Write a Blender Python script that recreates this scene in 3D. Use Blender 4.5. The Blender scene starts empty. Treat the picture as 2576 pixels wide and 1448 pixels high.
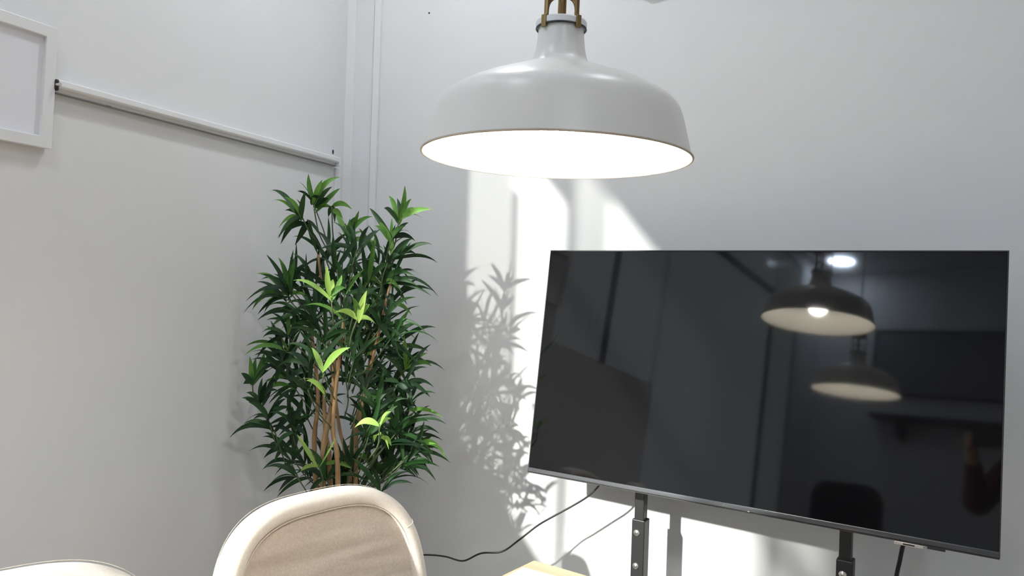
import bpy, bmesh, math, random
from mathutils import Vector, Matrix
from math import sin, cos, pi, radians as R
random.seed(7)
C = bpy.context.scene.collection
sc = bpy.context.scene

# ------------------------------------------------------------------ camera
CAM = Vector((0, 0, 1.42)); YAW = R(23.9); ROLL = R(1.85); FPX = 1900.0
fw = Vector((-sin(YAW), cos(YAW), 0)); r0 = Vector((cos(YAW), sin(YAW), 0)); u0 = Vector((0, 0, 1))
RX = r0*cos(ROLL) + u0*sin(ROLL); UX = u0*cos(ROLL) - r0*sin(ROLL)
cd = bpy.data.cameras.new('camera'); cam = bpy.data.objects.new('camera', cd); C.objects.link(cam)
cd.sensor_width = 36; cd.lens = 36*FPX/2576; cd.clip_start = 0.01
m = Matrix((RX, UX, -fw)).transposed().to_4x4(); m.translation = CAM
cam.matrix_world = m; sc.camera = cam
def ray(x, y): return fw + RX*((x-1288)/FPX) + UX*((724-y)/FPX)
def at(x, y, d): return CAM + ray(x, y)*d                    # measured point at depth d
def on(x, y, ax, v):                                          # measured point on an axis plane
    r = ray(x, y); return CAM + r*((v-CAM[ax])/r[ax])

# ------------------------------------------------------------------ light
sc.view_settings.view_transform = 'Standard'; sc.view_settings.look = 'None'
sc.view_settings.exposure = 1.15; sc.view_settings.gamma = 1.0; sc.view_settings.use_curve_mapping = False
w = bpy.data.worlds.new('world'); sc.world = w; w.use_nodes = True
bg = w.node_tree.nodes['Background']; bg.inputs[0].default_value = (0.80, 0.90, 1.0, 1); bg.inputs[1].default_value = 0.44
SUN = Vector((.38, 1.0, -.46)).normalized()
sl = bpy.data.lights.new('sun', 'SUN'); sl.energy = 3.6; sl.angle = R(1.1); sl.color = (1.0, .965, .90)
so = bpy.data.objects.new('sun', sl); C.objects.link(so)
so.rotation_euler = SUN.to_track_quat('-Z', 'Y').to_euler(); so.location = (-3, -6, 4)
DOWNLIGHTS = [(-1.00, 1.62, 108.0, .055), (.10, 1.20, 70.0, .055), (-1.40, -2.28, 60.0, .095), (.9, -.9, 80.0, .085), (-.85, .02, 36.0, .085), (-1.42, .72, 36.0, .05)]  # the last lamp is added to throw plant shadows on the back wall

# room planes
WX, WY, WR, WF, CEIL = -1.63, 2.20, 2.3, -2.6, 3.0

# ------------------------------------------------------------------ materials
def mat(name, col, rough=.5, metal=0, spec=.5, **k):
    mt = bpy.data.materials.new(name); mt.use_nodes = True; nt = mt.node_tree; b = nt.nodes['Principled BSDF']
    b.inputs['Base Color'].default_value = (*col, 1); b.inputs['Roughness'].default_value = rough
    b.inputs['Metallic'].default_value = metal; b.inputs['Specular IOR Level'].default_value = spec
    for a, v in k.items(): b.inputs[a.replace('_', ' ')].default_value = v
    return mt
def nodes(mt): return mt.node_tree, mt.node_tree.nodes['Principled BSDF']
def vary(mt, c1, c2, scale=8, detail=3, stretch=(1, 1, 1), lo=.35, hi=.65, coord='Object', rot=(0, 0, 0)):
    nt, b = nodes(mt); tc = nt.nodes.new('ShaderNodeTexCoord'); mp = nt.nodes.new('ShaderNodeMapping')
    n = nt.nodes.new('ShaderNodeTexNoise'); cr = nt.nodes.new('ShaderNodeValToRGB')
    mp.inputs['Scale'].default_value = stretch; mp.inputs['Rotation'].default_value = rot
    n.inputs['Scale'].default_value = scale; n.inputs['Detail'].default_value = detail
    cr.color_ramp.elements[0].position = lo; cr.color_ramp.elements[1].position = hi
    cr.color_ramp.elements[0].color = (*c1, 1); cr.color_ramp.elements[1].color = (*c2, 1)
    L = nt.links.new; L(tc.outputs[coord], mp.inputs[0]); L(mp.outputs[0], n.inputs['Vector']); L(n.outputs[0], cr.inputs[0])
    L(cr.outputs[0], b.inputs['Base Color']); return mt
def bump(mt, scale, strength, dist=.002, stretch=(1, 1, 1), detail=3, chain=None):
    nt, b = nodes(mt); tc = nt.nodes.new('ShaderNodeTexCoord'); mp = nt.nodes.new('ShaderNodeMapping')
    n = nt.nodes.new('ShaderNodeTexNoise'); bp = nt.nodes.new('ShaderNodeBump')
    mp.inputs['Scale'].default_value = stretch; n.inputs['Scale'].default_value = scale; n.inputs['Detail'].default_value = detail
    bp.inputs['Strength'].default_value = strength; bp.inputs['Distance'].default_value = dist
    L = nt.links.new; L(tc.outputs['Object'], mp.inputs[0]); L(mp.outputs[0], n.inputs['Vector']); L(n.outputs[0], bp.inputs['Height'])
    if chain: L(chain.outputs[0], bp.inputs['Normal'])
    L(bp.outputs[0], b.inputs['Normal']); return bp
M = {}
M['wall'] = mat('wall_paint', (.76, .76, .77), .75, spec=.25); vary(M['wall'], (.755, .758, .77), (.775, .775, .775), 1.5, 2); bump(M['wall'], 90, .12, .001)
M['ceil'] = mat('ceiling_paint', (.75, .75, .75), .8, spec=.2); bump(M['ceil'], 60, .1, .001)
M['floor'] = mat('floor_vinyl', (.42, .40, .375), .45)
vary(M['floor'], (.52, .485, .44), (.58, .545, .50), 3, 5, (1, 12, 1)); bump(M['floor'], 30, .1, .001)
M['base'] = mat('baseboard_paint', (.6, .59, .57), .5); bump(M['base'], 40, .03)
M['white'] = mat('white_plastic', (.80, .80, .81), .4); bump(M['white'], 50, .02, .0005)
M['groove'] = mat('groove_shade', (.22, .215, .20), .7); bump(M['groove'], 100, .05, .0005)  # dark grey stands in for the shade in the gap under the rail
M['frame'] = mat('frame_lacquer', (.80, .80, .81), .35); bump(M['frame'], 60, .03, .0005)
M['canvas'] = mat('mat_board', (.80, .80, .85), .6); bump(M['canvas'], 300, .05, .0005)
M['dark'] = mat('dark_metal', (.02, .02, .022), .4); bump(M['dark'], 200, .05, .0005)
M['winframe'] = mat('window_frame_paint', (.05, .05, .055), .45); bump(M['winframe'], 80, .05, .0005)
M['post'] = mat('black_powder_coat', (.022, .022, .024), .42); bump(M['post'], 500, .15, .0004)
M['steel'] = mat('zinc_bolt', (.72, .70, .66), .25, .9); bump(M['steel'], 120, .05, .0003)
M['tvcase'] = mat('tv_back_plastic', (.015, .015, .017), .5); bump(M['tvcase'], 400, .1, .0003)
M['chin'] = mat('tv_bezel_metal', (.10, .105, .12), .32, .85)
vary(M['chin'], (.085, .09, .10), (.14, .145, .16), 40, 4, (.1, 3, 3))
M['screen'] = mat('tv_screen_glass', (.004, .004, .005), .045, spec=.5, IOR=1.52); vary(M['screen'], (.0035, .0035, .0045), (.005, .005, .006), 2)
M['shade'] = mat('shade_enamel', (.66, .655, .65), .33, spec=.5); vary(M['shade'], (.755, .735, .71), (.775, .755, .73), 6); bump(M['shade'], 25, .03, .0005)
M['shadein'] = mat('shade_inner_enamel', (.86, .84, .78), .5); vary(M['shadein'], (.85, .83, .77), (.87, .85, .79), 6)
M['rim'] = mat('shade_rim', (.50, .43, .36), .45); vary(M['rim'], (.46, .39, .33), (.54, .47, .40), 20)
M['brass'] = mat('antique_brass', (.30, .20, .09), .33, .9); vary(M['brass'], (.25, .165, .07), (.36, .25, .12), 30, 4, (1, 1, .2))
M['cord'] = mat('black_cable', (.012, .012, .012), .45); bump(M['cord'], 300, .1, .0003)
M['fabric'] = mat('cream_fabric', (.72, .66, .59), .9, spec=.15, Sheen_Weight=.25)
vary(M['fabric'], (.66, .605, .545), (.73, .68, .62), 260, 4)
M['panel'] = mat('beige_fabric', (.56, .47, .37), .95, spec=.1, Sheen_Weight=.2)
vary(M['panel'], (.50, .435, .375), (.58, .51, .445), 230, 4)
b1 = bump(M['panel'], 3.4, .75, .04, (.55, 1, 4.3), 1.5)
nt, b = nodes(M['panel']); b2 = bump(M['panel'], 420, .3, .001, chain=b1)
bump(M['fabric'], 420, .3, .001)
M['piping'] = mat('piping_thread', (.66, .59, .51), .9); vary(M['piping'], (.60, .54, .46), (.70, .63, .55), 200)
M['wood'] = mat('light_birch', (.78, .58, .36), .4)
vary(M['wood'], (.72, .52, .31), (.82, .63, .42), 4, 5, (1, 9, 9)); bump(M['wood'], 60, .05, .0005, (.1, 1, 1))
M['legwood'] = mat('beech_leg', (.62, .43, .25), .45); vary(M['legwood'], (.56, .38, .21), (.66, .47, .29), 10, 4, (8, 8, .6))
M['paper'] = mat('paper', (.85, .85, .85), .7); bump(M['paper'], 200, .03, .0003)
M['cane'] = mat('bamboo_cane', (.36, .21, .09), .55); vary(M['cane'], (.26, .14, .055), (.46, .29, .14), 14, 4, (3, 3, .8)); bump(M['cane'], 50, .2, .001)
M['twig'] = mat('green_twig', (.05, .09, .03), .6); vary(M['twig'], (.035, .07, .02), (.09, .12, .05), 30)
M['pot'] = mat('pot_ceramic', (.35, .34, .33), .4); vary(M['pot'], (.33, .32, .31), (.38, .37, .36), 12)
M['soil'] = mat('soil', (.05, .03, .02), 1); vary(M['soil'], (.03, .02, .012), (.09, .06, .04), 60)
def leafmat(name, ca, cb, tr):
    mt = mat(name, ca, .5, spec=.3); nt, b = nodes(mt)
    g = nt.nodes.new('ShaderNodeNewGeometry'); cr = nt.nodes.new('ShaderNodeValToRGB')
    cr.color_ramp.elements[0].color = (*ca, 1); cr.color_ramp.elements[1].color = (*cb, 1)
    tc = nt.nodes.new('ShaderNodeTexCoord'); nz = nt.nodes.new('ShaderNodeTexNoise'); nz.inputs['Scale'].default_value = 60
    mx = nt.nodes.new('ShaderNodeMath'); mx.operation = 'MULTIPLY_ADD'; mx.inputs[1].default_value = .5
    ad = nt.nodes.new('ShaderNodeMath'); ad.operation = 'MULTIPLY_ADD'; ad.inputs[1].default_value = .75; ad.inputs[2].default_value = -.15
    L = nt.links.new; L(tc.outputs['Object'], nz.inputs['Vector']); L(nz.outputs[0], mx.inputs[0])
    L(g.outputs['Random Per Island'], ad.inputs[0]); L(ad.outputs[0], mx.inputs[2]); L(mx.outputs[0], cr.inputs[0])
    L(cr.outputs[0], b.inputs['Base Color'])
    t = nt.nodes.new('ShaderNodeBsdfTranslucent'); ms = nt.nodes.new('ShaderNodeMixShader'); ms.inputs[0].default_value = tr
    L(cr.outputs[0], t.inputs[0]); out = nt.nodes['Material Output']
    L(b.outputs[0], ms.inputs[1]); L(t.outputs[0], ms.inputs[2]); L(ms.outputs[0], out.inputs[0]); return mt
M['leaf'] = leafmat('dark_leaf', (.006, .022, .010), (.026, .085, .018), .10)
M['leafmid'] = leafmat('mid_leaf', (.04, .13, .025), (.19, .40, .07), .25)
M['leafsunyoung'] = leafmat('sunlit_young_leaf', (.24, .46, .08), (.46, .66, .17), .25)  # lime tone of young leaves also carries sunlight, painted into the colour
def sheer(name, thru, col):
    mt = bpy.data.materials.new(name); mt.use_nodes = True; nt = mt.node_tree; nt.nodes.clear(); N = nt.nodes.new
    o = N('ShaderNodeOutputMaterial'); a = N('ShaderNodeBsdfTransparent'); d = N('ShaderNodeBsdfDiffuse'); t = N('ShaderNodeBsdfTranslucent')
    wv = N('ShaderNodeTexWave'); tc = N('ShaderNodeTexCoord'); wv.inputs['Scale'].default_value = 120
    cr = N('ShaderNodeValToRGB'); cr.color_ramp.elements[0].color = (*[c*.93 for c in col], 1); cr.color_ramp.elements[1].color = (*col, 1)
    m1, m2 = N('ShaderNodeMixShader'), N('ShaderNodeMixShader'); m1.inputs[0].default_value = .5; m2.inputs[0].default_value = thru
    L = nt.links.new; L(tc.outputs['Object'], wv.inputs[0]); L(wv.outputs[0], cr.inputs[0]); L(cr.outputs[0], d.inputs[0]); L(cr.outputs[0], t.inputs[0])
    L(d.outputs[0], m1.inputs[1]); L(t.outputs[0], m1.inputs[2]); L(m1.outputs[0], m2.inputs[1]); L(a.outputs[0], m2.inputs[2]); L(m2.outputs[0], o.inputs[0]); return mt
M['sheer'] = sheer('scrim_cloth', .32, (.62, .62, .62))  # thin cloth added to let only part of the sunlight through
def glass():
    mt = bpy.data.materials.new('window_glass'); mt.use_nodes = True; nt = mt.node_tree; nt.nodes.clear(); N = nt.nodes.new
    o = N('ShaderNodeOutputMaterial'); a = N('ShaderNodeBsdfTransparent'); g = N('ShaderNodeBsdfGlossy'); g.inputs['Roughness'].default_value = .02
    nz = N('ShaderNodeTexNoise'); nz.inputs['Scale'].default_value = 2
    cr = N('ShaderNodeValToRGB'); cr.color_ramp.elements[0].color = (.92, .94, .93, 1); cr.color_ramp.elements[1].color = (.96, .98, .97, 1)
    ms = N('ShaderNodeMixShader'); L = nt.links.new; L(nz.outputs[0], cr.inputs[0]); L(cr.outputs[0], a.inputs[0])
    ms.inputs[0].default_value = .05; L(a.outputs[0], ms.inputs[1]); L(g.outputs[0], ms.inputs[2]); L(ms.outputs[0], o.inputs[0]); return mt
M['glass'] = glass()
def emis(name, col, s):
    mt = mat(name, (.8, .8, .8), .4); nt, b = nodes(mt)
    b.inputs['Emission Color'].default_value = (*col, 1); b.inputs['Emission Strength'].default_value = s; return mt

# ------------------------------------------------------------------ helpers
def link(name, bm, mt, parent=None, smooth=False, bev=0, sub=0, seg=2):
    me = bpy.data.meshes.new(name); bmesh.ops.recalc_face_normals(bm, faces=bm.faces); bm.to_mesh(me); bm.free()
    me.materials.append(mt); o = bpy.data.objects.new(name, me); C.objects.link(o)
    if parent: o.parent = parent
    if smooth:
        for p in me.polygons: p.use_smooth = True
    if bev:
        md = o.modifiers.new('bevel', 'BEVEL'); md.width = bev; md.segments = seg; md.limit_method = 'ANGLE'
    if sub:
        md = o.modifiers.new('sub', 'SUBSURF'); md.levels = sub; md.render_levels = sub
    return o
def empty(name, loc, rz=0):
    o = bpy.data.objects.new(name, None); C.objects.link(o); o.location = loc; o.rotation_euler = (0, 0, rz); o.empty_display_size = .1; return o
def tag(o, label, cat, group=None):
    o['label'] = label; o['category'] = cat
    if group: o['group'] = group
    return o
def struct(o): o['kind'] = 'structure'; return o
def box(bm, x0, x1, y0, y1, z0, z1, mtx=None):
    vs = [bm.verts.new(Vector(v)) for v in ((x0,y0,z0),(x1,y0,z0),(x1,y1,z0),(x0,y1,z0),(x0,y0,z1),(x1,y0,z1),(x1,y1,z1),(x0,y1,z1))]
    for f in ((0,3,2,1),(4,5,6,7),(0,1,5,4),(1,2,6,5),(2,3,7,6),(3,0,4,7)): bm.faces.new([vs[i] for i in f])
    if mtx: bmesh.ops.transform(bm, matrix=mtx, verts=vs)
    return vs
def B(*a, mtx=None): bm = bmesh.new(); box(bm, *a, mtx=mtx); return bm
def lathe(bm, prof, n=64, axis=(0, 0), closed=False):
    rings = []
    for r, z in prof:
        rings.append([bm.verts.new((axis[0]+r*cos(2*pi*i/n), axis[1]+r*sin(2*pi*i/n), z)) for i in range(n)] if r > 1e-6 else [bm.verts.new((axis[0], axis[1], z))])
    pairs = list(zip(rings, rings[1:])) + ([(rings[-1], rings[0])] if closed else [])
    for a, b_ in pairs:
        for i in range(n):
            j = (i+1) % n
            if len(a) == 1: bm.faces.new((a[0], b_[i], b_[j]))
            elif len(b_) == 1: bm.faces.new((a[i], a[j], b_[0]))
            else: bm.faces.new((a[i], a[j], b_[j], b_[i]))
def LA(prof, n=64, closed=False): bm = bmesh.new(); lathe(bm, prof, n, closed=closed); return bm
def spline(pts, k=6):
    P = [Vector(p) for p in pts]; P = [2*P[0]-P[1]] + P + [2*P[-1]-P[-2]]; out = []
    for i in range(1, len(P)-2):
        for j in range(k):
            t = j/k; a, b_, c, d = P[i-1:i+3]
            out.append(.5*((2*b_)+(c-a)*t+(2*a-5*b_+4*c-d)*t*t+(3*b_-a-3*c+d)*t**3))
    return out + [P[-2]]
def tube(bm, pts, r, n=8, cap=True, closed=False):
    pts = [Vector(p) for p in pts]; N = len(pts); rr = r if isinstance(r, (list, tuple)) else [r]*N
    rings = []; up = None
    for i, p in enumerate(pts):
        if closed: d = pts[(i+1) % N]-pts[i-1]
        else: d = pts[min(i+1, N-1)]-pts[max(i-1, 0)]
        d.normalize()
        if up is None: up = d.orthogonal().normalized()
        up = (up - d*up.dot(d)).normalized(); s = d.cross(up)
        rings.append([bm.verts.new(p+(up*cos(2*pi*k/n)+s*sin(2*pi*k/n))*rr[i]) for k in range(n)])
    for i in range(N if closed else N-1):
        a, b_ = rings[i], rings[(i+1) % N]
        for k in range(n): bm.faces.new((a[k], a[(k+1) % n], b_[(k+1) % n], b_[k]))
    if cap and not closed: bm.faces.new(rings[0][::-1]); bm.faces.new(rings[-1])
def TU(pts, r, n=8, closed=False): bm = bmesh.new(); tube(bm, pts, r, n, closed=closed); return bm

# ------------------------------------------------------------------ room shell
T = .03
# left wall with two window openings (A: narrow light, B: tall light)
YA0, YA1, ZA0, ZA1 = -.055, .905, 1.52, 2.72
YB0, YB1, ZB0, ZB1 = -2.1, -.062, .92, 2.91
bm = bmesh.new()
def wl(y0, y1, z0, z1): box(bm, WX-T, WX, y0, y1, z0, z1)
wl(YA1, WY+.1, 0, CEIL); wl(YB1, YA0, 0, CEIL); wl(YA0, YA1, 0, ZA0); wl(YA0, YA1, ZA1, CEIL)
wl(YB0, YB1, 0, ZB0); wl(YB0, YB1, ZB1, CEIL); wl(WF-.1, YB0, 0, CEIL)
struct(link('wall_left', bm, M['wall']))
struct(link('wall_back', B(WX, WR+.1, WY, WY+.12, 0, CEIL), M['wall']))
struct(link('wall_right', B(WR, WR+.12, WF-.1, WY, 0, CEIL), M['wall']))
struct(link('wall_front', B(WX, WR, WF-.12, WF, 0, CEIL), M['wall']))
struct(link('floor', B(WX-.1, WR+.1, WF-.1, WY+.1, -.1, 0), M['floor']))
struct(link('ceiling', B(WX-.1, WR+.1, WF-.1, WY+.1, CEIL, CEIL+.1), M['ceil']))
struct(link('baseboard_left', B(WX, WX+.012, WF, WY, 0, .08), M['base'], bev=.003))
struct(link('baseboard_back', B(WX+.012, WR, WY-.012, WY, 0, .08), M['base'], bev=.003))
struct(link('baseboard_front', B(WX+.012, WR, WF, WF+.012, 0, .08), M['base'], bev=.003))
# fillet of sealant down the room corner
bm = bmesh.new(); vs = [bm.verts.new(v) for v in ((WX, WY-.02, .08), (WX+.02, WY, .08), (WX, WY, .08), (WX, WY-.02, CEIL), (WX+.02, WY, CEIL), (WX, WY, CEIL))]
for f in ((0, 1, 2), (3, 5, 4), (0, 3, 4, 1), (1, 4, 5, 2), (2, 5, 3, 0)): bm.faces.new([vs[i] for i in f])
struct(link('trim_1', bm, M['wall']))
def window(name, y0, y1, z0, z1, bars_y=(), bars_z=(), fm='winframe'):
    g = struct(link(name, B(WX-.022, WX-.018, y0, y1, z0, z1), M['glass']))
    bm = bmesh.new(); t = .008
    box(bm, WX-.028, WX-.004, y0, y0+t, z0, z1); box(bm, WX-.028, WX-.004, y1-t, y1, z0, z1)
    box(bm, WX-.028, WX-.004, y0+t, y1-t, z0, z0+t); box(bm, WX-.028, WX-.004, y0+t, y1-t, z1-t, z1)
    for z in bars_z: box(bm, WX-.028, WX-.004, y0+t, y1-t, z-.018, z+.018)
    link('window_frame', bm, M[fm], g, bev=.002)
    return g
window('window_1', YA0, YA1, ZA0, ZA1, fm='white'); window('window_2', YB0, YB1, ZB0, ZB1, bars_z=(2.54,))
# dark jamb casings round the tall window
bm = bmesh.new()
box(bm, WX, WX+.012, .455, .50, 1.52, 2.52); box(bm, WX, WX+.012, -1.60, -1.545, .9, 2.52); box(bm, WX, WX+.012, -1.545, -.06, 2.50, 2.55)
struct(link('trim_2', bm, M['winframe'], bev=.002))
def sun_scrim(y0, y1, z0, z1, label, off=-.001):  # unseen cloth added in the windows to dim sun patches on the wall
    bm = bmesh.new(); n = max(10, int((y1-y0)*110)); prev = None
    for i in range(n+1):
        y = y0+(y1-y0)*i/n; x = WX+off+.0007*sin(i*.9)
        a = bm.verts.new((x, y, z0)); b_ = bm.verts.new((x, y, z1))
        if prev: bm.faces.new((prev[0], a, b_, prev[1]))
        prev = (a, b_)
    root = tag(empty('sun_scrim', (WX+off, (y0+y1)/2, z1)), label, 'sun_scrim')
    c = link('scrim_sheet', bm, M['sheer'], smooth=True); c.parent = root; c.matrix_parent_inverse = Matrix.Translation(root.location).inverted()
    c2 = link('scrim_rod', TU([(WX+off, y0, z1-.004), (WX+off, y1, z1-.004)], .003), M['white'], smooth=True)
    c2.parent = root; c2.matrix_parent_inverse = Matrix.Translation(root.location).inverted()
sun_scrim(.50, .905, 1.52, 2.72, 'white scrim added in the narrow side window to dim the sun')
sun_scrim(-.36, -.064, 2.56, 2.91, 'short white scrim added at the top of the tall window to dim the sun')
sun_scrim(-2.1, -1.56, .92, 2.91, 'long white scrim added over the far end of the tall window to dim the sun')

# ------------------------------------------------------------------ wall conduit, rail, frame
tag(link('cable_conduit', B(-1.524, -1.499, WY-.012, WY, .08, CEIL), M['white'], bev=.002), 'white vertical cable conduit running down the wall beside the corner', 'conduit')
root = tag(empty('wall_rail', (WX, 1.60, 1.83)), 'long white horizontal rail mounted on the left wall above the plant', 'rail')
prof = [(0, -.006), (.004, -.012), (.012, -.012), (.0145, -.005), (.026, -.003), (.030, .001), (.030, .0135), (.027, .016), (0, .0175)]
bm = bmesh.new(); a = [[bm.verts.new((px, y, pz+.002)) for px, pz in prof] for y in (-.488, .519)]
for i in range(len(prof)): j = (i+1) % len(prof); bm.faces.new((a[0][i], a[0][j], a[1][j], a[1][i]))
bm.faces.new(a[0]); bm.faces.new(a[1][::-1]); link('rail_body', bm, M['white'], root, bev=.001)
o = link('rail_shade_strip', B(.010, .0155, -.486, .517, -.0125, -.0095), M['groove'], root); o['label'] = 'dark grey strip painted as the shadow gap under the rail'
o = link('end_bracket', B(.004, .033, -.4975, -.488, -.009, .0165), M['dark'], root, bev=.004); o['label'] = 'black plastic end bracket'
o = link('bracket_spring', LA([(0, -.002), (.004, -.002), (.004, .008), (0, .008)], 12), M['steel'], root); o.location = (.033, -.493, .004); o.rotation_euler = (0, pi/2, 0)
o = link('end_cap', B(.002, .032, .519, .524, -.014, .018), M['white'], root, bev=.002)
o = link('rail_clip', B(.008, .014, -.358, -.346, -.012, -.008), M['dark'], root, bev=.001)
tag(link('cable_trunking', B(WX, WX+.008, 2.131, 2.160, .08, 1.815), M['white'], bev=.002), 'thin white vertical trunking dropping from the right end of the rail', 'trunking')
for i, (px, py, s, c, lb) in enumerate([(837, 382, .0045, 'dark', 'small dark wall plug just above the right end of the rail'), (630, 337, .0035, 'dark', 'tiny dark screw on the wall above the middle of the rail'),
                                       (1080, 33, .003, 'dark', 'tiny dark screw high on the back wall right of the conduit')]):
    P = on(px, py, 0, WX) if i < 2 else on(px, py, 1, WY)
    o = link('wall_screw', LA([(0, 0), (s, 0), (s*.9, .003), (0, .004)], 12), M[c]); o.location = P
    o.rotation_euler = (0, pi/2, 0) if i < 2 else (pi/2, 0, 0)
    if i == 0: o.scale = (1.8, .7, 1)
    tag(o, lb, 'screw')
P = on(690, 350, 0, WX); tag(link('wall_sticker', B(WX, WX+.001, P.y-.03, P.y+.01, P.z-.004, P.z+.004), M['white']), 'tiny white paper sticker on the wall just above the rail', 'sticker')

# picture frame hung on the left wall, leaning out slightly at the top
root = tag(empty('picture_frame', (WX, 1.0, 1.693)), 'white picture frame with a blank pale mount hanging on the left wall', 'picture frame')
FW, FH, FB = .100, .264, .0245
bm = bmesh.new(); rings = []
for x, ins in ((0, 0), (.022, 0), (.022, FB), (0, FB)):
    rings.append([bm.verts.new(v) for v in ((x, -FW+ins, ins), (x, FW+.005-ins, ins), (x, FW+.005-ins, FH-ins), (x, -FW+ins, FH-ins))])
for k in range(4):
    for i in range(4): bm.faces.new((rings[k][i], rings[k][(i+1) % 4], rings[(k+1) % 4][(i+1) % 4], rings[(k+1) % 4][i]))
f = link('frame_moulding', bm, M['frame'], root, bev=.0012); g = link('mount_board', B(.004, .011, -FW+FB, FW+.005-FB, FB, FH-FB), M['canvas'], root)
g['label'] = 'blank lilac-white mount board'
root.rotation_euler = (0, R(2.2), 0); root.location.x = WX+.001

# unidentified dark box high on back wall (only its lowest corner shows)
root = tag(empty('wall_box', (-.53, WY, 2.302)), 'dark green-grey box on the back wall at the very top right of the lamp', 'wall box')
bm = bmesh.new()
vs = [bm.verts.new(v) for v in ((-.060, -.012, .002), (-.040, -.025, -.002), (.03, -.025, .008), (.03, 0, .010), (-.060, 0, .002))]
vt = [bm.verts.new(v.co+Vector((0, 0, .10))) for v in vs]
bm.faces.new(vs); bm.faces.new(vt[::-1])
for i in range(5): j = (i+1) % 5; bm.faces.new((vs[i], vs[j], vt[j], vt[i]))
M['olive'] = mat('olive_plastic', (.06, .075, .055), .5); bump(M['olive'], 90, .1, .0005)
link('box_housing', bm, M['olive'], root, bev=.004)
link('box_grille', B(-.03, .02, -.028, -.024, .03, .08), M['dark'], root, bev=.002)

# ------------------------------------------------------------------ ceiling downlights
for i, (x, y, s, r_) in enumerate(DOWNLIGHTS):
    root = tag(empty('ceiling_downlight', (x, y, CEIL)), ['round white recessed ceiling light over the potted plant', 'round white recessed ceiling light in front of the screen, nearest the right wall',
          'round cool white ceiling light by the far front corner beyond the tall window', 'round white recessed ceiling light nearest the right wall behind the table', 'round white recessed ceiling light above the end of the table', 'small round ceiling light added for the plant shadows, close to the window wall'][i], 'ceiling light', 'recessed ceiling lights')
    bm = LA([(r_, -.004), (r_+.02, -.008), (r_+.025, 0), (r_, 0)], 48, closed=True)
    link('trim_ring', bm, M['white'], root, smooth=True)
    col = (.70, .83, 1) if i == 2 else (.90, .95, 1)
    link('diffuser', LA([(0, -.005), (r_, -.005), (r_, -.001), (0, -.001)], 48), emis('diffuser_light_%s' % 'abcdef'[i], col, s), root)

# ------------------------------------------------------------------ pendant lamps
def pendant(x, y, z, rz, label, bz=0):
    root = tag(empty('pendant_lamp', (x, y, z), rz), label, 'lamp', 'pendant lamps in a row over the table')
    pr = [(.1885, 0), (.1845, .016), (.1800, .0345), (.1745, .0552), (.1700, .0668), (.1645, .0745), (.1570, .0810), (.1425, .0898), (.1198, .1008), (.0841, .1146), (.0641, .1222), (.0500, .1275), (.0429, .1325), (.0388, .139),
          (.0356, .151), (.0333, .167), (.0318, .1840)]
    P = [(p.x, p.y) for p in spline([(a, b_, 0) for a, b_ in pr], 4)]
    inn = [(max(r-.0022, .001), z_) for r, z_ in P if z_ < .128] + [(.03, .131), (0, .131)]
    o = link('lamp_shade', LA(P, 96), M['shade'], root, smooth=True)
    o = link('shade_lining', LA([(.1885, 0)] + inn[1:], 96), M['shadein'], root, smooth=True)
    bm = bmesh.new(); tube(bm, [(.1895*cos(2*pi*i/96), .1895*sin(2*pi*i/96), 0) for i in range(96)], .0017, 8, closed=True)
    o = link('shade_rim', bm, M['rim'], root, smooth=True)
    o = link('collar', LA([(.0325, .1820), (.0358, .1830), (.0362, .1900), (.0352, .1920), (0.008, .1925), (0, .1925)], 64), M['frame'], root, smooth=False, bev=.0006)
    bm = bmesh.new(); tube(bm, [(.0350*cos(2*pi*i/64), .0350*sin(2*pi*i/64), .1815) for i in range(64)], .0013, 6, closed=True)
    o = link('collar_gasket', bm, M['dark'], root, smooth=True)
    link('rod', TU([(0, 0, .190), (0, 0, .27)], .0060, 20), M['brass'], root, smooth=True, bev=.001)
    for k in range(3):
        a = R(-90+41) + k*R(0) if k == 0 else (R(-90-41) if k == 1 else R(90))
        ca, sa = cos(a), sin(a)
        bm = bmesh.new(); mt = Matrix.Rotation(a, 4, 'Z')
        box(bm, .0300, .0342, -.0034, .0034, .181, .258, mtx=mt)
        o = link('strut', bm, M['brass'], root, bev=.0015)
        bm = bmesh.new(); pts = spline([(.0315*ca, .0315*sa, .194), (.0290*ca, .0290*sa, .2085), (.0200*ca, .0200*sa, .2195), (.006*ca, .006*sa, .2255)], 5)
        tube(bm, pts, .0024, 8); link('strut_arch', bm, M['brass'], o, smooth=True)
        link('clip', B(.0338, .0378, -.0042, .0042, .1762, .1935, mtx=mt), M['brass'], o, bev=.0008)
    link('top_cap', LA([(0, .258), (.036, .258), (.037, .266), (.030, .276), (.012, .282), (.006, .30), (0, .30)], 48), M['brass'], root, smooth=True)
    link('cord', TU([(0, 0, .29), (0, 0, CEIL-z-.02)], .003, 8), M['cord'], root, smooth=True)
    link('ceiling_canopy', LA([(0, CEIL-z-.03), (.02, CEIL-z-.03), (.055, CEIL-z-.012), (.06, CEIL-z), (0, CEIL-z)], 48), M['frame'], root, smooth=True)
    link('bulb_socket', LA([(0, .090), (.018, .090), (.018, .131), (0, .131)], 32), M['frame'], root, smooth=True)
    bu = [(r_, z_+bz) for r_, z_ in [(0, .026), (.012, .0285), (.022, .034), (.0285, .043), (.030, .053), (.027, .066), (.019, .078), (.015, .090), (0, .092)]]
    link('bulb', LA(bu, 32), emis('bulb_glow_' + ('near' if y > .5 else 'far'), (1, .955, .86), 80), root, smooth=True)
    return root
Pl = at(1398, 397, 1.02*.38*FPX/688)
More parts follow.
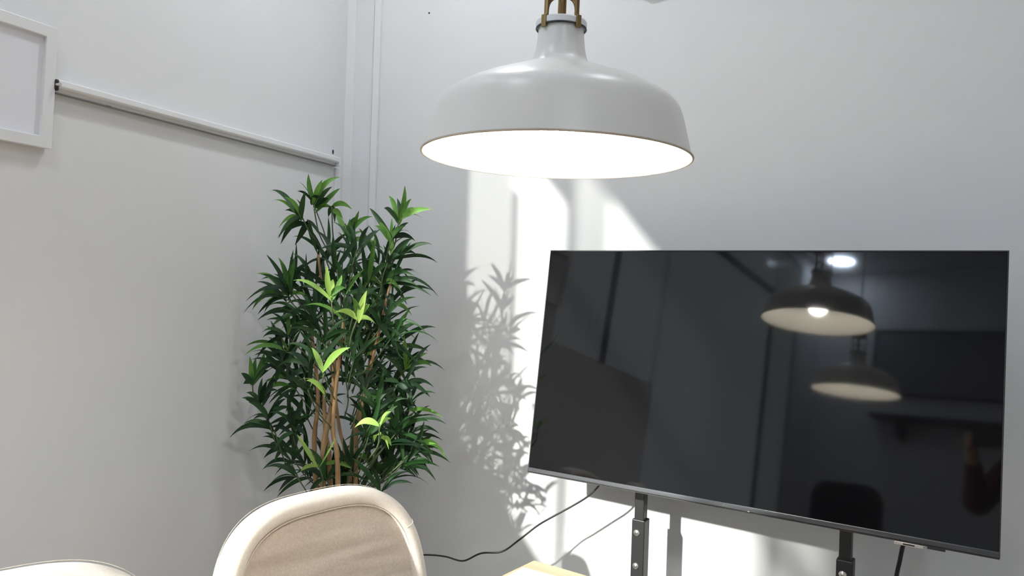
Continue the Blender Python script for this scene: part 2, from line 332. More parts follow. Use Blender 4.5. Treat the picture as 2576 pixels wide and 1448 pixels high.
pendant(Pl.x, Pl.y, Pl.z, R(20), 'large greyish white dome pendant lamp, lit, hanging in front of the back wall').rotation_euler = (Matrix.Rotation(R(.6), 3, -fw).inverted() @ Matrix.Rotation(R(20), 3, 'Z')).to_euler()
pendant(-.53, .03, 1.54, R(30), 'second greyish white dome pendant lamp, seen only mirrored in the screen', .02)

# ------------------------------------------------------------------ television
TP = Vector((-.7851, 2.0375, 1.5326)); TY = -.1517; TT = .1419; TW, TH = 1.107, .6292
tvm = Matrix.Translation(TP) @ Matrix.Rotation(TY, 4, 'Z') @ Matrix.Rotation(-TT, 4, 'X')   # local: x right, -y front, z up; origin top-left
root = bpy.data.objects.new('television', None); C.objects.link(root); root.matrix_world = tvm; root.empty_display_size = .1
tag(root, 'large flat black television with a glossy dark screen on a black stand', 'television')
CH_ = .0135
link('screen', B(.0035, TW-.0035, .0005, .004, -TH+CH_, -.004), M['screen'], root)
bm = bmesh.new(); box(bm, 0, TW, .0, .010, -.0035, 0); box(bm, 0, .003, .0, .010, -TH, -.0035); box(bm, TW-.003, TW, 0, .010, -TH, -.0035); box(bm, .003, TW-.003, .0041, .010, -TH+.002, -.0036)
link('bezel', bm, M['tvcase'], root, bev=.0008)
link('bottom_bezel', B(.001, TW-.001, -.002, .004, -TH+.0015, -TH+CH_), M['chin'], root, bev=.0015)
link('lower_lip', B(.001, TW-.001, -.001, .012, -TH-.0012, -TH+.0013), M['tvcase'], root)
def rounded(bm, x0, x1, z0, z1, y0, y1, r, n=8):
    pts = []
    for cx_, cz_, a0 in ((x1-r, z1-r, 0), (x0+r, z1-r, 90), (x0+r, z0+r, 180), (x1-r, z0+r, 270)):
        for i in range(n+1): a = R(a0+90*i/n); pts.append((cx_+r*cos(a), cz_+r*sin(a)))
    f = [bm.verts.new((x, y0, z)) for x, z in pts]; g = [bm.verts.new((x, y1, z)) for x, z in pts]
    bm.faces.new(f); bm.faces.new(g[::-1])
    for i in range(len(pts)): j = (i+1) % len(pts); bm.faces.new((f[i], f[j], g[j], g[i]))
bm = bmesh.new(); rounded(bm, .02, TW-.02, -TH+.012, -.10, .0101, .038, .03)
link('rear_housing', bm, M['tvcase'], root, bev=.004)
bm = bmesh.new(); box(bm, TW-.19, TW-.135, -.001, .010, -TH-.0085, -TH-.0014)
o = link('sensor_bar', bm, M['steel'], root, bev=.001); o['label'] = 'small silver sensor plate under the bottom edge'
link('sensor_window', B(TW-.173, TW-.151, -.0016, -.0009, -TH-.0065, -TH-.0035), M['dark'], o)
link('port_cover', B(TW-.128, TW-.095, .0, .010, -TH-.006, -TH-.0014), M['tvcase'], root)
# small maker's mark on the bottom bezel: four pale strokes as they read in the photo
lx = .548
for k, (dx, pts) in enumerate([(0, [(0, .002), (.001, .003), (.0022, .0022), (.0012, .0008), (0, .0018)]), (.0042, [(0, .0034), (.0024, .0034), (.0012, .0018), (.0010, .0004)]), (.0084, [(0, .001), (.0009, .0034), (.0018, .0018), (.0024, .0004)])]):
    bm = bmesh.new(); tube(bm, [(lx+dx+a*1.1, -.0023, -TH+.0045+b_*1.3) for a, b_ in pts], .00045, 5); link('logo_letter', bm, M['steel'], root)
link('logo_underline', B(.6075, .6125, -.0024, -.0018, -TH+.0022, -TH+.0034), M['steel'], root)

# stand
n_ = Vector((sin(TY), -cos(TY), 0)); a_ = Vector((cos(TY), sin(TY), 0))
root = tag(empty('television_stand', (-.25, 1.98, 0), TY), 'black steel twin-post television stand with silver bolts', 'stand')
def loc(p): return Matrix.Rotation(-TY, 3, 'Z') @ (Vector(p)-root.location)
for px, py, jz, bolts in ((-.5165, 2.021, .803, (.768, .678, .588, .498, .408)), (-.0045, 1.942, .808, (.775, .685, .595, .505, .415))):
    l = loc((px, py, 0)); x, y = l.x, l.y; s = .037
    o = link('inner_post', B(x+.0045, x+s-.0055, y+.005, y+s-.005, .5, 1.36), M['post'], root, bev=.002)
    o = link('outer_post', B(x, x+s, y, y+s, .02, jz), M['post'], root, bev=.0025)
    for bz in bolts:
        bb = link('bolt', LA([(0, .0045), (.0025, .0045), (.0028, .003), (.0065, .0042), (.0090, .002), (.0092, 0), (0, 0)], 24), M['steel'], o, smooth=True)
        bb.location = (x+s*.42, y, bz); bb.rotation_euler = (pi/2, 0, 0)
    link('base_foot', B(x-.01, x+s+.01, y-.26, y+.16, 0, .03), M['post'], root, bev=.004)
    link('mount_arm', B(x+.004, x+s-.004, y-.035, y+.005, 1.05, 1.36), M['post'], root, bev=.002)
l = loc((-.5165, 2.021, 0)); l2 = loc((-.0045, 1.942, 0))
link('crossbar', B(l.x+.037, l2.x, l.y+.008, l.y+.03, .12, .16), M['post'], root, bev=.003)
link('mount_bar', B(l.x-.06, l2.x+.1, l.y-.0, l.y+.012, 1.28, 1.33), M['post'], root, bev=.002)

# cables
def ptd(lst, dd): return [at(x, y, d) for (x, y), d in zip(lst, dd)]
cp = [(1520, 1190), (1508, 1219), (1480, 1247), (1440, 1272), (1385, 1302), (1350, 1323), (1305, 1358), (1262, 1387), (1210, 1391), (1165, 1410), (1120, 1399), (1068, 1395), (980, 1400), (900, 1450)]
cdp = [2.09, 2.10, 2.11, 2.125, 2.14, 2.155, 2.17, 2.19, 2.205, 2.22, 2.235, 2.25, 2.27, 2.27]
tag(link('power_cable', TU(spline(ptd(cp, cdp), 6), .0026, 8), M['cord'], smooth=True), 'thin black cable sagging from the television towards the plant', 'cable')
tag(link('signal_cable', TU(spline(ptd([(2278, 1352), (2270, 1378), (2263, 1412), (2254, 1455), (2240, 1560), (2200, 1760)], [1.86, 1.87, 1.88, 1.88, 1.89, 1.9]), 6), .0052, 8), M['cord'], smooth=True), 'short thick black cable hanging below the right part of the television', 'cable')

# ------------------------------------------------------------------ table
tc0 = Vector((-.697, 1.764, 0)); ta = R(-12.4)
root = tag(empty('table', tc0, ta), 'light birch table, one corner showing in front of the television', 'table')
bm = bmesh.new(); rounded(bm, 0, .9, 0, 2.1, 0, .028, .006, 4)
o = link('tabletop', bm, M['wood'], root, bev=.002); o.matrix_local = Matrix.Translation((0, 0, .712)) @ Matrix(((1, 0, 0, 0), (0, 0, -1, 0), (0, 1, 0, 0), (0, 0, 0, 1))) @ Matrix.Rotation(0, 4, 'X')
o.matrix_local = Matrix(((1, 0, 0, 0), (0, 0, -1, 0), (0, 1, 0, .712), (0, 0, 0, 1)))
# orient so plan y runs towards the camera and thickness runs up
o.matrix_local = Matrix(((1, 0, 0, 0), (0, 0, -1, 0), (0, 1, 0, .712), (0, 0, 0, 1)))
for x, y in ((.06, -.06), (.84, -.06), (.06, -2.04), (.84, -2.04)):
    link('leg', B(x-.025, x+.025, y-.025, y+.025, 0, .712), M['frame'], root, bev=.003)
link('apron', B(.085, .815, -.075, -.055, .64, .712), M['frame'], root)
q = Matrix.Rotation(-ta, 3, 'Z') @ (Vector((-.694, 1.686, 0))-tc0)
o = link('paper_pad', B(0, .21, -.29, 0, 0, .008), M['paper'], bev=.001); o.location = (-.694, 1.686, .7405); o.rotation_euler = (0, 0, ta+R(3))
tag(o, 'white pad of paper lying near the corner of the birch table', 'paper')

# ------------------------------------------------------------------ chairs
def make_chair(label, loc, rz):
    root = tag(empty('upholstered_chair', loc, rz), label, 'chair', 'cream upholstered chairs along the table')
    # local: faces -Y; backrest outline in the XZ plane, gently wrapped
    hw, z0, z1 = .275, .40, .958; NT = 96
    def outline(t, ins=0):
        a = 2*pi*t; ca, sa = cos(a), sin(a); e = 2/3.4 if sa > 0 else 2/4.5
        zc = (z0+z1)/2; hh = (z1-z0)/2-ins; w_ = hw-ins
        x = w_*math.copysign(abs(ca)**e, ca); z = zc+hh*math.copysign(abs(sa)**e, sa)
        x *= 1-.05*(z-zc)/hh if sa > 0 else 1
        return x, z
    def wrap(x, z): return -.55*x*x*1.0 + .16*(z-.40)
    bm = bmesh.new(); sec = 14; rings = []
    for i in range(NT):
        x, z = outline(i/NT, .0215); x2, z2 = outline((i+.5)/NT, .0215); x1, z1_ = outline((i-.5)/NT, .0215)
        d = Vector((x2-x1, 0, z2-z1_)).normalized(); nrm = Vector((d.z, 0, -d.x))
        ring = []
        for k in range(sec):
            b_ = 2*pi*k/sec; sx = math.copysign(abs(cos(b_))**.8, cos(b_))*.0215; sy = math.copysign(abs(sin(b_))**.8, sin(b_))*.034
            p = Vector((x, wrap(x, z), z))+nrm*sx+Vector((0, sy, 0)); ring.append(bm.verts.new(p))
        rings.append(ring)
    for i in range(NT):
        for k in range(sec): bm.faces.new((rings[i][k], rings[i][(k+1) % sec], rings[(i+1) % NT][(k+1) % sec], rings[(i+1) % NT][k]))
    br = link('backrest', bm, M['fabric'], root, smooth=True, sub=1)
    for side, nm in ((-1, 'front_panel'), (1, 'rear_panel')):
        bm = bmesh.new(); K = 14; rg = []; zc = (z0+z1)/2
        for k in range(K+1):
            s = k/K; rr = []
            for i in range(NT):
                x, z = outline(i/NT, .0385); x *= s; z = zc+(z-zc)*s
                y = wrap(x, z)+side*(.020+.010*(1-s**4))
                rr.append(bm.verts.new((x, y, z)) if k else None)
            if k == 0: rr = [bm.verts.new((0, wrap(0, zc)+side*.030, zc))]
            rg.append(rr)
        for k in range(1, K):
            for i in range(NT): j = (i+1) % NT; bm.faces.new((rg[k][i], rg[k][j], rg[k+1][j], rg[k+1][i]))
        for i in range(NT): bm.faces.new((rg[0][0], rg[1][i], rg[1][(i+1) % NT]))
        pn = link(nm, bm, M['panel'] if side < 0 else M['fabric'], root, smooth=True)
        if side < 0: pn['label'] = 'darker beige wrinkled inner panel'
        bm = bmesh.new(); tube(bm, [(lambda x, z: (x, wrap(x, z)+side*.0265, z))(*outline(i/NT, .0370)) for i in range(NT)], .0014, 6, closed=True)
        link('piping', bm, M['piping'], pn, smooth=True)
    bm = bmesh.new(); tube(bm, [(lambda x, z: (x, wrap(x, z)+.020, z))(*outline(i/NT, .0015)) for i in range(NT)], .0006, 6, closed=True)
    link('seam', bm, M['piping'], br, smooth=True)
    # cross seam low on the viewer's right shoulder
    x1, z1_ = outline(.085, .036); x2, z2 = outline(.085, .006)
    bm = bmesh.new(); tube(bm, [(x1+(x2-x1)*t, wrap(x1+(x2-x1)*t, z1_)-.0345+.03*abs(t-.5)**3*4, z1_+(z2-z1_)*t) for t in (0, .25, .5, .75, 1)], .0009, 5)
    link('cross_seam', bm, M['piping'], br, smooth=True)
    bm = bmesh.new(); rounded(bm, -.24, .24, -.24, .24, 0, .09, .07, 6)
    st = link('seat', bm, M['fabric'], root, smooth=True, bev=.025, seg=4); st.matrix_local = Matrix(((1, 0, 0, 0), (0, 0, 1, -.24), (0, -1, 0, .48), (0, 0, 0, 1))) @ Matrix.Identity(4)
    for x in (-.19, .19):
        for y in (-.42, -.06):
            link('leg', TU([(x, y, .40), (x*1.15, y+(-.02 if y < -.2 else .05), 0)], [.017, .011], 12), M['legwood'], root, smooth=True)
    return root
def cz(fx, fy): return math.atan2(fx, -fy)
make_chair('cream upholstered chair with a rounded back and beige inner panel, in front of the plant', (-.975, 1.325, 0), cz(.967, -.254))
make_chair('cream chair of which only the sunlit top of the back shows, bottom left', (-1.10, .70, 0), cz(.93, -.36))

# ------------------------------------------------------------------ potted plant
PX, PY = -1.285, 1.77
root = tag(empty('potted_plant', (PX, PY, 0)), 'tall leafy green bamboo-like plant with brown canes standing in the corner', 'plant')
inv = Matrix.Translation(root.location).inverted()
def pl(name, bm, mt, smooth=True, parent=root):
    o = link(name, bm, mt, smooth=smooth); o.parent = parent; o.matrix_parent_inverse = inv; return o
bm = bmesh.new(); lathe(bm, [(0, 0), (.10, 0), (.115, .02), (.14, .27), (.148, .28), (.148, .30), (.138, .30), (.132, .26), (0, .26)], 48, (PX, PY)); pot = pl('pot', bm, M['pot'])
bm = bmesh.new(); lathe(bm, [(0, .263), (.08, .268), (.13, .261)], 32, (PX, PY)); pl('soil', bm, M['soil'], parent=root)
rnd = random.Random(11)
DC = 2.10
def depthlim(px, d):                       # keep clear of the walls
    r = ray(px, 800); lim = min((WX+.035)/r.x if r.x < 0 else 9, (WY-.05)/r.y); return min(d, lim)
canes = []
for bx, by, (x0, y0), (x1, y1), (x2, y2), d0, rad in ((-.03, 0, (812, 1190), (836, 1010), (842, 880), 2.08, .0105), (.035, .02, (880, 1180), (922, 965), (940, 840), 2.14, .0088), (-.05, .04, (792, 1170), (800, 1000), (780, 800), 2.12, .0085),
        (.02, -.04, (850, 1200), (838, 1060), (870, 760), 2.04, .0085), (.05, -.02, (895, 1200), (905, 1050), (985, 700), 2.10, .0075), (-.01, .05, (870, 1190), (850, 1050), (800, 640), 2.16, .007), (.0, .0, (830, 1200), (818, 1080), (815, 980), 2.09, .009)):
    pts = [Vector((PX+bx, PY+by, .25)), at(x0, y0, d0), at(x1, y1, d0), at(x2, y2, d0+.01)]
    S = spline(pts, 8); rr = [rad*(1-.55*i/len(S))*(1.12 if i % 5 == 0 else 1) for i in range(len(S))]
    bm = bmesh.new(); tube(bm, S, rr, 10); pl('cane', bm, M['cane']); canes.append(S)
leaves = {'leaf': bmesh.new(), 'leafmid': bmesh.new(), 'leafsunyoung': bmesh.new()}; twigs = bmesh.new()
def leaf(kind, base, tip, wid, droop=.15, roll=None):
    base, tip = Vector(base), Vector(tip); bm = leaves[kind]; ax = tip-base; L = ax.length
    if L < .004: return
    d = ax/L; view = (CAM-base).normalized()
    nrm = (view + Vector((rnd.gauss(0, .55), rnd.gauss(0, .55), rnd.gauss(.35, .45)))).normalized()
    nrm = (nrm-d*nrm.dot(d)).normalized(); side = d.cross(nrm); n = 10; prev = None; curl = Vector((0, 0, L*rnd.uniform(0, .16)*(1-abs(d.z))))
    bend = Vector((0, 0, 1))*L*droop + side*L*rnd.uniform(-.10, .10) + nrm*L*rnd.uniform(-.05, .12)
    for i in range(n+1):
        t = i/n; c = base+ax*t+bend*(4*t*(1-t))*.6-curl*t**4
        w_ = wid*.5*(max(0, sin(pi*min(1, t**.80*.98+.02)))**.85+.05*(1-t)) if i < n else .0002
        fold = nrm*w_*.28
        row = [bm.verts.new(c-side*w_+fold), bm.verts.new(c), bm.verts.new(c+side*w_+fold)]
        if prev:
            bm.faces.new((prev[0], prev[1], row[1], row[0])); bm.faces.new((prev[1], prev[2], row[2], row[1]))
        prev = row
def P3(px, py, d): return at(px, py, depthlim(px, d))
def cl(bpx, bpy_, tips, kind='leaf', d=None, wid=.0145, twig=None):
    d = d if d else (DC-.20 if kind == 'leafsunyoung' else DC+.01+rnd.uniform(-.06, .06)); b_ = P3(bpx, bpy_, d)
    for q in tips:
        k = kind if len(q) < 3 else q[2]
        dd = d+rnd.uniform(-.05, .05)
        L = math.hypot(q[0]-bpx, q[1]-bpy_)
        t = P3(q[0], q[1], dd); horiz = abs(q[0]-bpx)/max(L, 1)
        leaf(k, b_+Vector((rnd.uniform(-.006, .006), 0, rnd.uniform(-.012, .004))), t, wid*rnd.uniform(.85, 1.2), droop=.05+.22*horiz)
    if twig: tube(twigs, spline([b_, (b_+P3(*twig, d))/2+Vector((rnd.uniform(-.01, .01), 0, -.005)), P3(*twig, d+.02)], 4), .0019, 5)
m_, y_, k_ = 'leafmid', 'leafsunyoung', 'leaf'
# shoots traced from the photograph: (base, leaf tips, kind, twig end)
for a in [
 ((785, 505), [(776, 437), (752, 455), (811, 449), (748, 478, k_), (806, 490, k_)], m_, (830, 640)),
 ((760, 545), [(680, 478, k_), (683, 502), (716, 492), (700, 572), (768, 480, k_), (745, 500, k_), (700, 600, k_), (706, 613, k_), (716, 527, k_)], m_, (800, 610)),
 ((790, 525), [(857, 445), (856, 472), (836, 468, k_), (827, 497, k_), (838, 520)], m_, (830, 640)),
 ((835, 520), [(886, 525), (862, 548), (826, 545, k_), (842, 560, k_)], m_, (845, 640)),
 ((775, 555), [(698, 590), (712, 588), (742, 616), (728, 575), (810, 600), (800, 640)], k_, (820, 640)),
 ((873, 600), [(842, 530), (880, 550), (903, 527), (938, 541), (868, 560, k_), (950, 612), (893, 545, k_), (927, 585), (968, 628)], m_, (860, 700)),
 ((1003, 555), [(1018, 466), (978, 492), (999, 497, k_), (1035, 498), (1042, 520), (1085, 526), (1064, 544, k_), (984, 535, k_), (966, 520, k_)], m_, (975, 660)),
 ((985, 602), [(930, 520, k_), (943, 566), (955, 556), (1028, 557, k_), (1045, 600, k_), (1030, 580), (1020, 568)], m_, (975, 680)),
 ((975, 660), [(1048, 632), (1030, 615), (1040, 596), (930, 615), (908, 600), (1005, 640)], k_, (960, 740)),
 ((960, 715), [(1052, 714), (1045, 690), (1000, 683), (1010, 725, m_), (905, 680), (1020, 700), (930, 660)], k_, (930, 790)),
 ((718, 732), [(645, 688), (700, 647), (742, 650), (634, 773), (697, 680, k_), (760, 690, k_), (772, 662, k_)], m_, (760, 790)),
 ((833, 748), [(737, 699), (822, 667), (838, 700), (870, 722, m_), (860, 690, m_)], y_, (840, 820)),
 ((900, 800), [(923, 730), (840, 784), (945, 812), (930, 762, m_), (885, 745, m_)], y_, (880, 870)),
 ((945, 760), [(1030, 782), (1012, 712), (1004, 690, k_), (1000, 745, k_)], m_, (920, 830)),
 ((750, 790), [(647, 795), (668, 765), (700, 775), (680, 822), (706, 800)], k_, (790, 860)),
 ((815, 940), [(784, 873), (881, 871)], y_, (820, 1000)),
 ((800, 1166), [(748, 1091), (846, 1098), (756, 1182)], y_, (812, 1230)),
 ((955, 1066), [(892, 1068), (985, 1034), (984, 1050)], y_, (940, 1150)),
 ((820, 986), [(749, 956), (770, 955)], y_, (830, 1010)),
 ((960, 1090), [(942, 1110), (978, 1130), (985, 1118)], y_, (930, 1150)),
 ((635, 962), [(628, 895), (644, 898), (666, 884), (681, 888), (607, 937, k_), (612, 965, k_), (677, 930, k_)], m_, (655, 1020)),
 ((655, 1015), [(618, 985), (617, 1003), (660, 950), (672, 955), (688, 945), (608, 1000), (700, 980)], k_, (690, 1100)),
 ((675, 1055), [(625, 1010), (720, 1000), (735, 1025), (703, 1022), (614, 1062), (690, 1010)], k_, (700, 1130)),
 ((690, 1080), [(577, 1095), (611, 1061), (637, 1047), (650, 1060), (760, 1030)], k_, (720, 1170)),
 ((1020, 925), [(1016, 841), (1076, 887), (1087, 915), (1070, 905, k_), (1045, 947, k_), (960, 890, k_), (955, 870, k_), (1005, 880, k_)], m_, (960, 1040)),
 ((1000, 965), [(1042, 975), (1040, 1000), (950, 930), (945, 905), (960, 960), (1025, 1012)], k_, (955, 1060)),
 ((990, 1010), [(1050, 1025), (1053, 1048), (1030, 1060), (930, 985), (1045, 1035)], k_, (950, 1090)),
 ((1045, 1125), [(1128, 1144, m_), (1088, 1093), (1105, 1118, m_), (1062, 1083), (1020, 1085), (1085, 1150), (1090, 1165)], k_, (960, 1210)),
 ((1010, 1170), [(1086, 1160), (1055, 1193), (1052, 1198), (1075, 1180), (970, 1130), (1030, 1130)], k_, (940, 1225)),
 ((745, 1195), [(663, 1228), (700, 1237), (690, 1180), (665, 1172), (680, 1210)], k_, (780, 1260)),
 ((715, 1130), [(665, 1085), (672, 1120), (663, 1150), (760, 1090), (690, 1160)], k_, (750, 1200)),
 ((735, 1075), [(735, 1020), (760, 1000), (790, 1045), (745, 1150), (770, 1095)], k_, (760, 1150)),
]:
    cl(a[0][0], a[0][1], a[1], a[2], twig=a[3] if len(a) > 3 else None)
# fill of the body: alternate leaved shoots through the crown
ext = [(590, 800, 1000), (640, 815, 1000), (700, 740, 1000), (760, 705, 990), (820, 715, 985), (880, 720, 995), (940, 690, 1020), (1000, 700, 1030), (1060, 720, 1035), (1120, 730, 1040), (1180, 740, 1030), (1240, 760, 1010), (1320, 780, 990)]
def lim(y):
    for (ya, a, b_), (yb, c, d) in zip(ext, ext[1:]):
        if ya <= y <= yb: t = (y-ya)/(yb-ya); return a+(c-a)*t, b_+(d-b_)*t
    return ext[-1][1:]
cnt = 0
for i in range(128):
    y = 600+640*((i+.5)/128)+rnd.uniform(-12, 12); lo, hi = lim(max(590, min(1319, y))); x = rnd.uniform(lo, hi)
    if y < 710 and rnd.random() < .6: continue
    if 1000 < y < 1180 and 775 < x < 900 and rnd.random() < .75: continue      # canes show here
    d = DC+rnd.uniform(-.10, .16); out = (x-865)/150
    base_ang = 90-out*38+rnd.uniform(-28, 28); n = rnd.randint(4, 7); tips = []
    for j in range(n):
        a = base_ang+(j-(n-1)/2)*rnd.uniform(24, 40)+rnd.uniform(-8, 8); L = rnd.uniform(66, 122)*(1 if abs(a-90) < 100 else .8)
        tips.append((x+L*cos(R(a)), y-L*sin(R(a))+10*abs(cos(R(a))), m_ if rnd.random() < .07 else k_))
    cx_ = 865+(x-865)*.35
    cl(x, y, tips, k_, d=d, wid=.0125, twig=(cx_, min(y+95, 1240)))
pl('foliage', leaves['leaf'], M['leaf']); f2 = pl('upper_leaves', leaves['leafmid'], M['leafmid']); f2['label'] = 'mid green leaves'
f3 = pl('sunlit_young_leaves', leaves['leafsunyoung'], M['leafsunyoung']); f3['label'] = 'young leaves with sunlight painted into their lime green'; pl('twigs', twigs, M['twig'])['kind'] = 'stuff'

# ------------------------------------------------------------------ things behind the camera, mirrored in the screen
root = tag(empty('wall_board', (-.45, WF, 2.0)), 'dark-framed grey board on the front wall', 'board')
bm = bmesh.new(); box(bm, -.75, .75, 0, .02, 0, .02); box(bm, -.75, .75, 0, .02, .5, .52); box(bm, -.75, -.73, 0, .02, .02, .5); box(bm, .73, .75, 0, .02, .02, .5)
link('board_frame', bm, M['dark'], root, bev=.002); M['board'] = mat('board_grey', (.25, .25, .27), .5); bump(M['board'], 40, .05)
link('board_surface', B(-.73, .73, .001, .012, .02, .5), M['board'], root)
root = tag(empty('wall_shelf', (-.35, WF, 1.80)), 'dark wall shelf on the front wall under the board', 'shelf')
link('shelf_plank', B(-.8, .9, 0, .22, 0, .03), M['dark'], root, bev=.002)
for x in (-.6, .6): link('shelf_bracket', B(x-.012, x+.012, 0, .18, -.14, 0), M['dark'], root, bev=.002)
o = tag(link('wall_notice', B(WX, WX+.003, .93, .995, 1.46, 1.54), mat('yellow_card', (.55, .45, .08), .6)), 'small yellow card on the left wall between window and picture frame', 'notice')
bpy.data.objects.remove(o)
root = tag(empty('office_chair', (-.95, -1.35, 0), R(205)), 'black high-backed office chair standing behind the table', 'chair')
M['blk'] = mat('black_fabric', (.012, .012, .013), .85); bump(M['blk'], 300, .2, .001)
bm = bmesh.new(); rounded(bm, -.25, .25, .55, 1.22, -.04, .04, .12, 8); link('backrest', bm, M['blk'], root, smooth=False, bev=.02, seg=3)
bm = bmesh.new(); rounded(bm, -.26, .26, -.25, .25, 0, .10, .08, 6); o = link('seat', bm, M['blk'], root, bev=.02, seg=3); o.matrix_local = Matrix(((1, 0, 0, 0), (0, 0, 1, -.30), (0, -1, 0, .54), (0, 0, 0, 1)))
link('back_support', TU(spline([(0, -.20, .45), (0, .06, .47), (0, .055, .75)], 5), .018, 10), M['dark'], root, smooth=True)
link('column', TU([(0, -.3, .08), (0, -.3, .45)], .028, 16), M['dark'], root, smooth=True)
for k in range(5):
    a = 2*pi*k/5; o = link('base_arm', TU([(0, -.3, .10), (.28*cos(a), -.3+.28*sin(a), .07)], [.022, .015], 10), M['dark'], root, smooth=True)
    c_ = link('castor', LA([(0, -.02), (.024, -.018), (.028, 0), (.024, .018), (0, .02)], 16), M['dark'], o, smooth=True); c_.location = (.28*cos(a), -.3+.28*sin(a), .029); c_.rotation_euler = (pi/2, 0, a)

# ------------------------------------------------------------------ the person taking the picture
M['skin'] = mat('skin', (.55, .36, .26), .5, Subsurface_Weight=.05); bump(M['skin'], 120, .1, .0005)
M['shirt'] = mat('maroon_cloth', (.09, .018, .015), .9); bump(M['shirt'], 60, .2, .002)
M['trouser'] = mat('black_cloth', (.012, .012, .014), .9); bump(M['trouser'], 60, .2, .002)
M['hair'] = mat('dark_hair', (.015, .01, .008), .5); bump(M['hair'], 150, .6, .002, (1, 1, .2))
def skin(name, chains, mt, parent, sub=2):
    bm = bmesh.new(); ly = bm.verts.layers.skin.verify(); vm = {}
    for ch in chains:
        prev = None
        for p, r in ch:
            key = tuple(round(c, 4) for c in p)
            if key not in vm:
                v = bm.verts.new(p); r2 = r if isinstance(r, tuple) else (r, r); v[ly].radius = r2; v[ly].use_root = not vm; vm[key] = v
            v = vm[key]
            if prev and not bm.edges.get((prev, v)): bm.edges.new((prev, v))
            prev = v
    me = bpy.data.meshes.new(name); bm.to_mesh(me); bm.free(); me.materials.append(mt)
    o = bpy.data.objects.new(name, me); C.objects.link(o); o.parent = parent
    md = o.modifiers.new('skin', 'SKIN'); md.use_smooth_shade = True; md.use_x_symmetry = False
    md = o.modifiers.new('sub', 'SUBSURF'); md.levels = sub; md.render_levels = sub
    return o
pr_ = tag(empty('person', (.17, -.40, 0), YAW), 'person in dark maroon top holding up a phone, mirrored faintly in the screen', 'person')
chb = [[((0, 0, .92), (.15, .11)), ((0, 0, 1.06), (.125, .10)), ((0, 0, 1.22), (.15, .11)), ((0, -.01, 1.34), (.12, .08)), ((0, 0, 1.41), .055), ((0, .015, 1.47), .052), ((0, .03, 1.535), (.070, .078)), ((0, .025, 1.60), (.078, .092)), ((0, .015, 1.655), (.062, .072))]]
for s_ in (-1, 1):
    chb.append([((0, -.01, 1.34), .1), ((s_*.115, -.01, 1.345), .055), ((s_*.18, 0, 1.325), .052), ((s_*.215, .10, 1.19), .041), ((s_*.22, .17, 1.12), .037), ((s_*.165, .26, 1.22), .034), ((s_*.115, .36, 1.34), .024), ((s_*.10, .392, 1.378), (.026, .018))])
    chb.append([((0, 0, .92), .14), ((s_*.09, 0, .86), .088), ((s_*.10, .01, .66), .072), ((s_*.10, .012, .48), .054), ((s_*.10, -.02, .28), .046), ((s_*.10, -.03, .10), .036), ((s_*.105, .03, .05), .034), ((s_*.112, .12, .03), (.038, .022))])
    for k in range(4):
        z = 1.402-.019*k+.0; ln = (.9, 1, .95, .78)[k]
        chb.append([((s_*.10, .392, 1.378), .02), ((s_*.098, .412, z), .0090), ((s_*(.092), .436*1, z+.002), .0082), ((s_*(.092-.018*ln), .4435, z+.003), .0076), ((s_*(.092-.034*ln), .4425, z+.002), .0066)])
    chb.append([((s_*.10, .392, 1.378), .02), ((s_*.088, .398, 1.398), .0105), ((s_*.070, .409, 1.408), .0092), ((s_*.056, .4135, 1.412), .0078)])
body = skin('body', chb, M['skin'], pr_, 2)
skin('shirt', [[((0, 0, .80), (.19, .15)), ((0, 0, .90), (.19, .145)), ((0, 0, 1.06), (.165, .135)), ((0, 0, 1.22), (.182, .138)), ((0, -.01, 1.34), (.150, .112)), ((0, -.002, 1.41), .078)]]+[[((0, -.01, 1.34), .12), ((s_*.115, -.01, 1.335), .088), ((s_*.18, 0, 1.325), .072), ((s_*.215, .10, 1.19), .056), ((s_*.22, .17, 1.12), .056), ((s_*.165, .26, 1.22), .044), ((s_*.125, .34, 1.317), .034)] for s_ in (-1, 1)], M['shirt'], pr_)
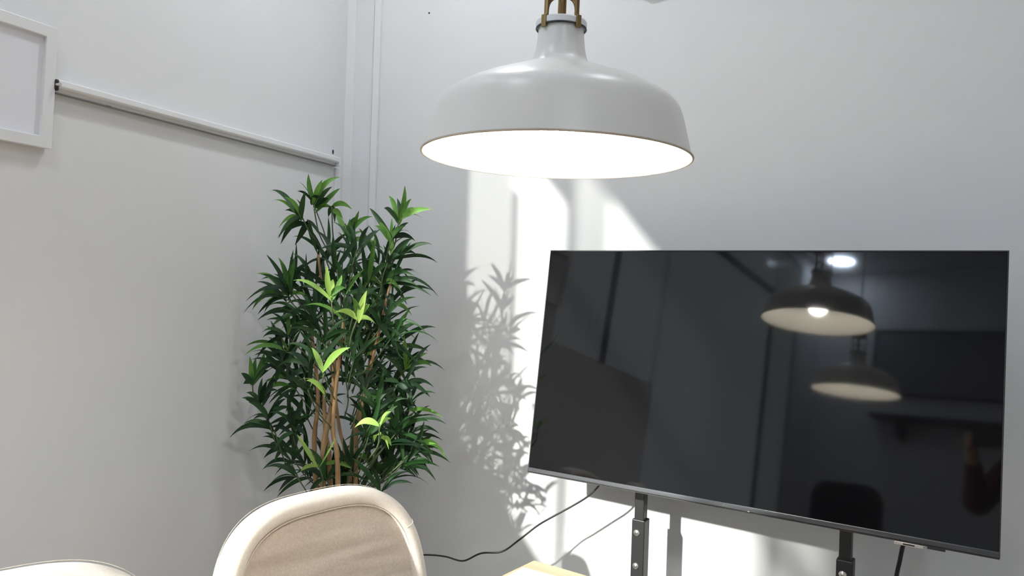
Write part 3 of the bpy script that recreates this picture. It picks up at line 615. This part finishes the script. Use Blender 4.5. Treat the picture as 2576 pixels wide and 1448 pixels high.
skin('trousers', [[((0, 0, 1.02), (.15, .12)), ((0, 0, .90), (.17, .13))]]+[[((0, 0, .90), .15), ((s_*.09, 0, .84), .10), ((s_*.10, .01, .66), .083), ((s_*.10, .012, .48), .067), ((s_*.10, -.02, .28), .060), ((s_*.10, -.03, .09), .056)] for s_ in (-1, 1)], M['trouser'], pr_)
for s_ in (-1, 1):
    skin('shoe', [[((s_*.10, -.06, .045), (.042, .042)), ((s_*.104, .02, .045), (.044, .042)), ((s_*.113, .14, .032), (.046, .030)), ((s_*.114, .17, .028), (.036, .024))]], M['dark'], pr_)
    bm = bmesh.new(); bmesh.ops.create_uvsphere(bm, u_segments=16, v_segments=12, radius=.011); e = link('eye', bm, M['paper'], pr_, smooth=True); e.location = (s_*.030, .100, 1.585)
    bm = bmesh.new(); bmesh.ops.create_uvsphere(bm, u_segments=12, v_segments=8, radius=.0055); q = link('iris', bm, M['dark'], e, smooth=True); q.location = (0, .0075, 0)
    skin('ear', [[((s_*.080, .015, 1.56), (.006, .012)), ((s_*.086, .008, 1.58), (.006, .016)), ((s_*.084, .006, 1.60), (.005, .012))]], M['skin'], body, 1)
skin('nose', [[((0, .108, 1.592), (.007, .007)), ((0, .118, 1.567), (.010, .009)), ((0, .114, 1.556), (.012, .007))]], M['skin'], body, 1)
lip = skin('mouth', [[((-.022, .094, 1.525), .003), ((0, .103, 1.527), (.006, .006)), ((.022, .094, 1.525), .003)]], mat('lips', (.40, .16, .13), .5), body, 1)
skin('hair', [[((0, -.065, 1.50), (.055, .03)), ((0, -.060, 1.57), (.082, .045)), ((0, -.03, 1.63), (.082, .066)), ((0, .02, 1.672), (.070, .045)), ((0, .07, 1.655), (.055, .022))]], M['hair'], pr_, 2)
bm = bmesh.new(); box(bm, -.078, .078, .4205, .4285, -.036+1.392, .036+1.392)
root = tag(empty('phone', (.17, -.40, 0), YAW), 'dark phone held sideways in the hands of the person', 'phone')
link('phone_body', bm, M['dark'], root, bev=.003); link('phone_screen', B(-.073, .073, .4198, .4204, 1.360, 1.424), M['screen'], root)
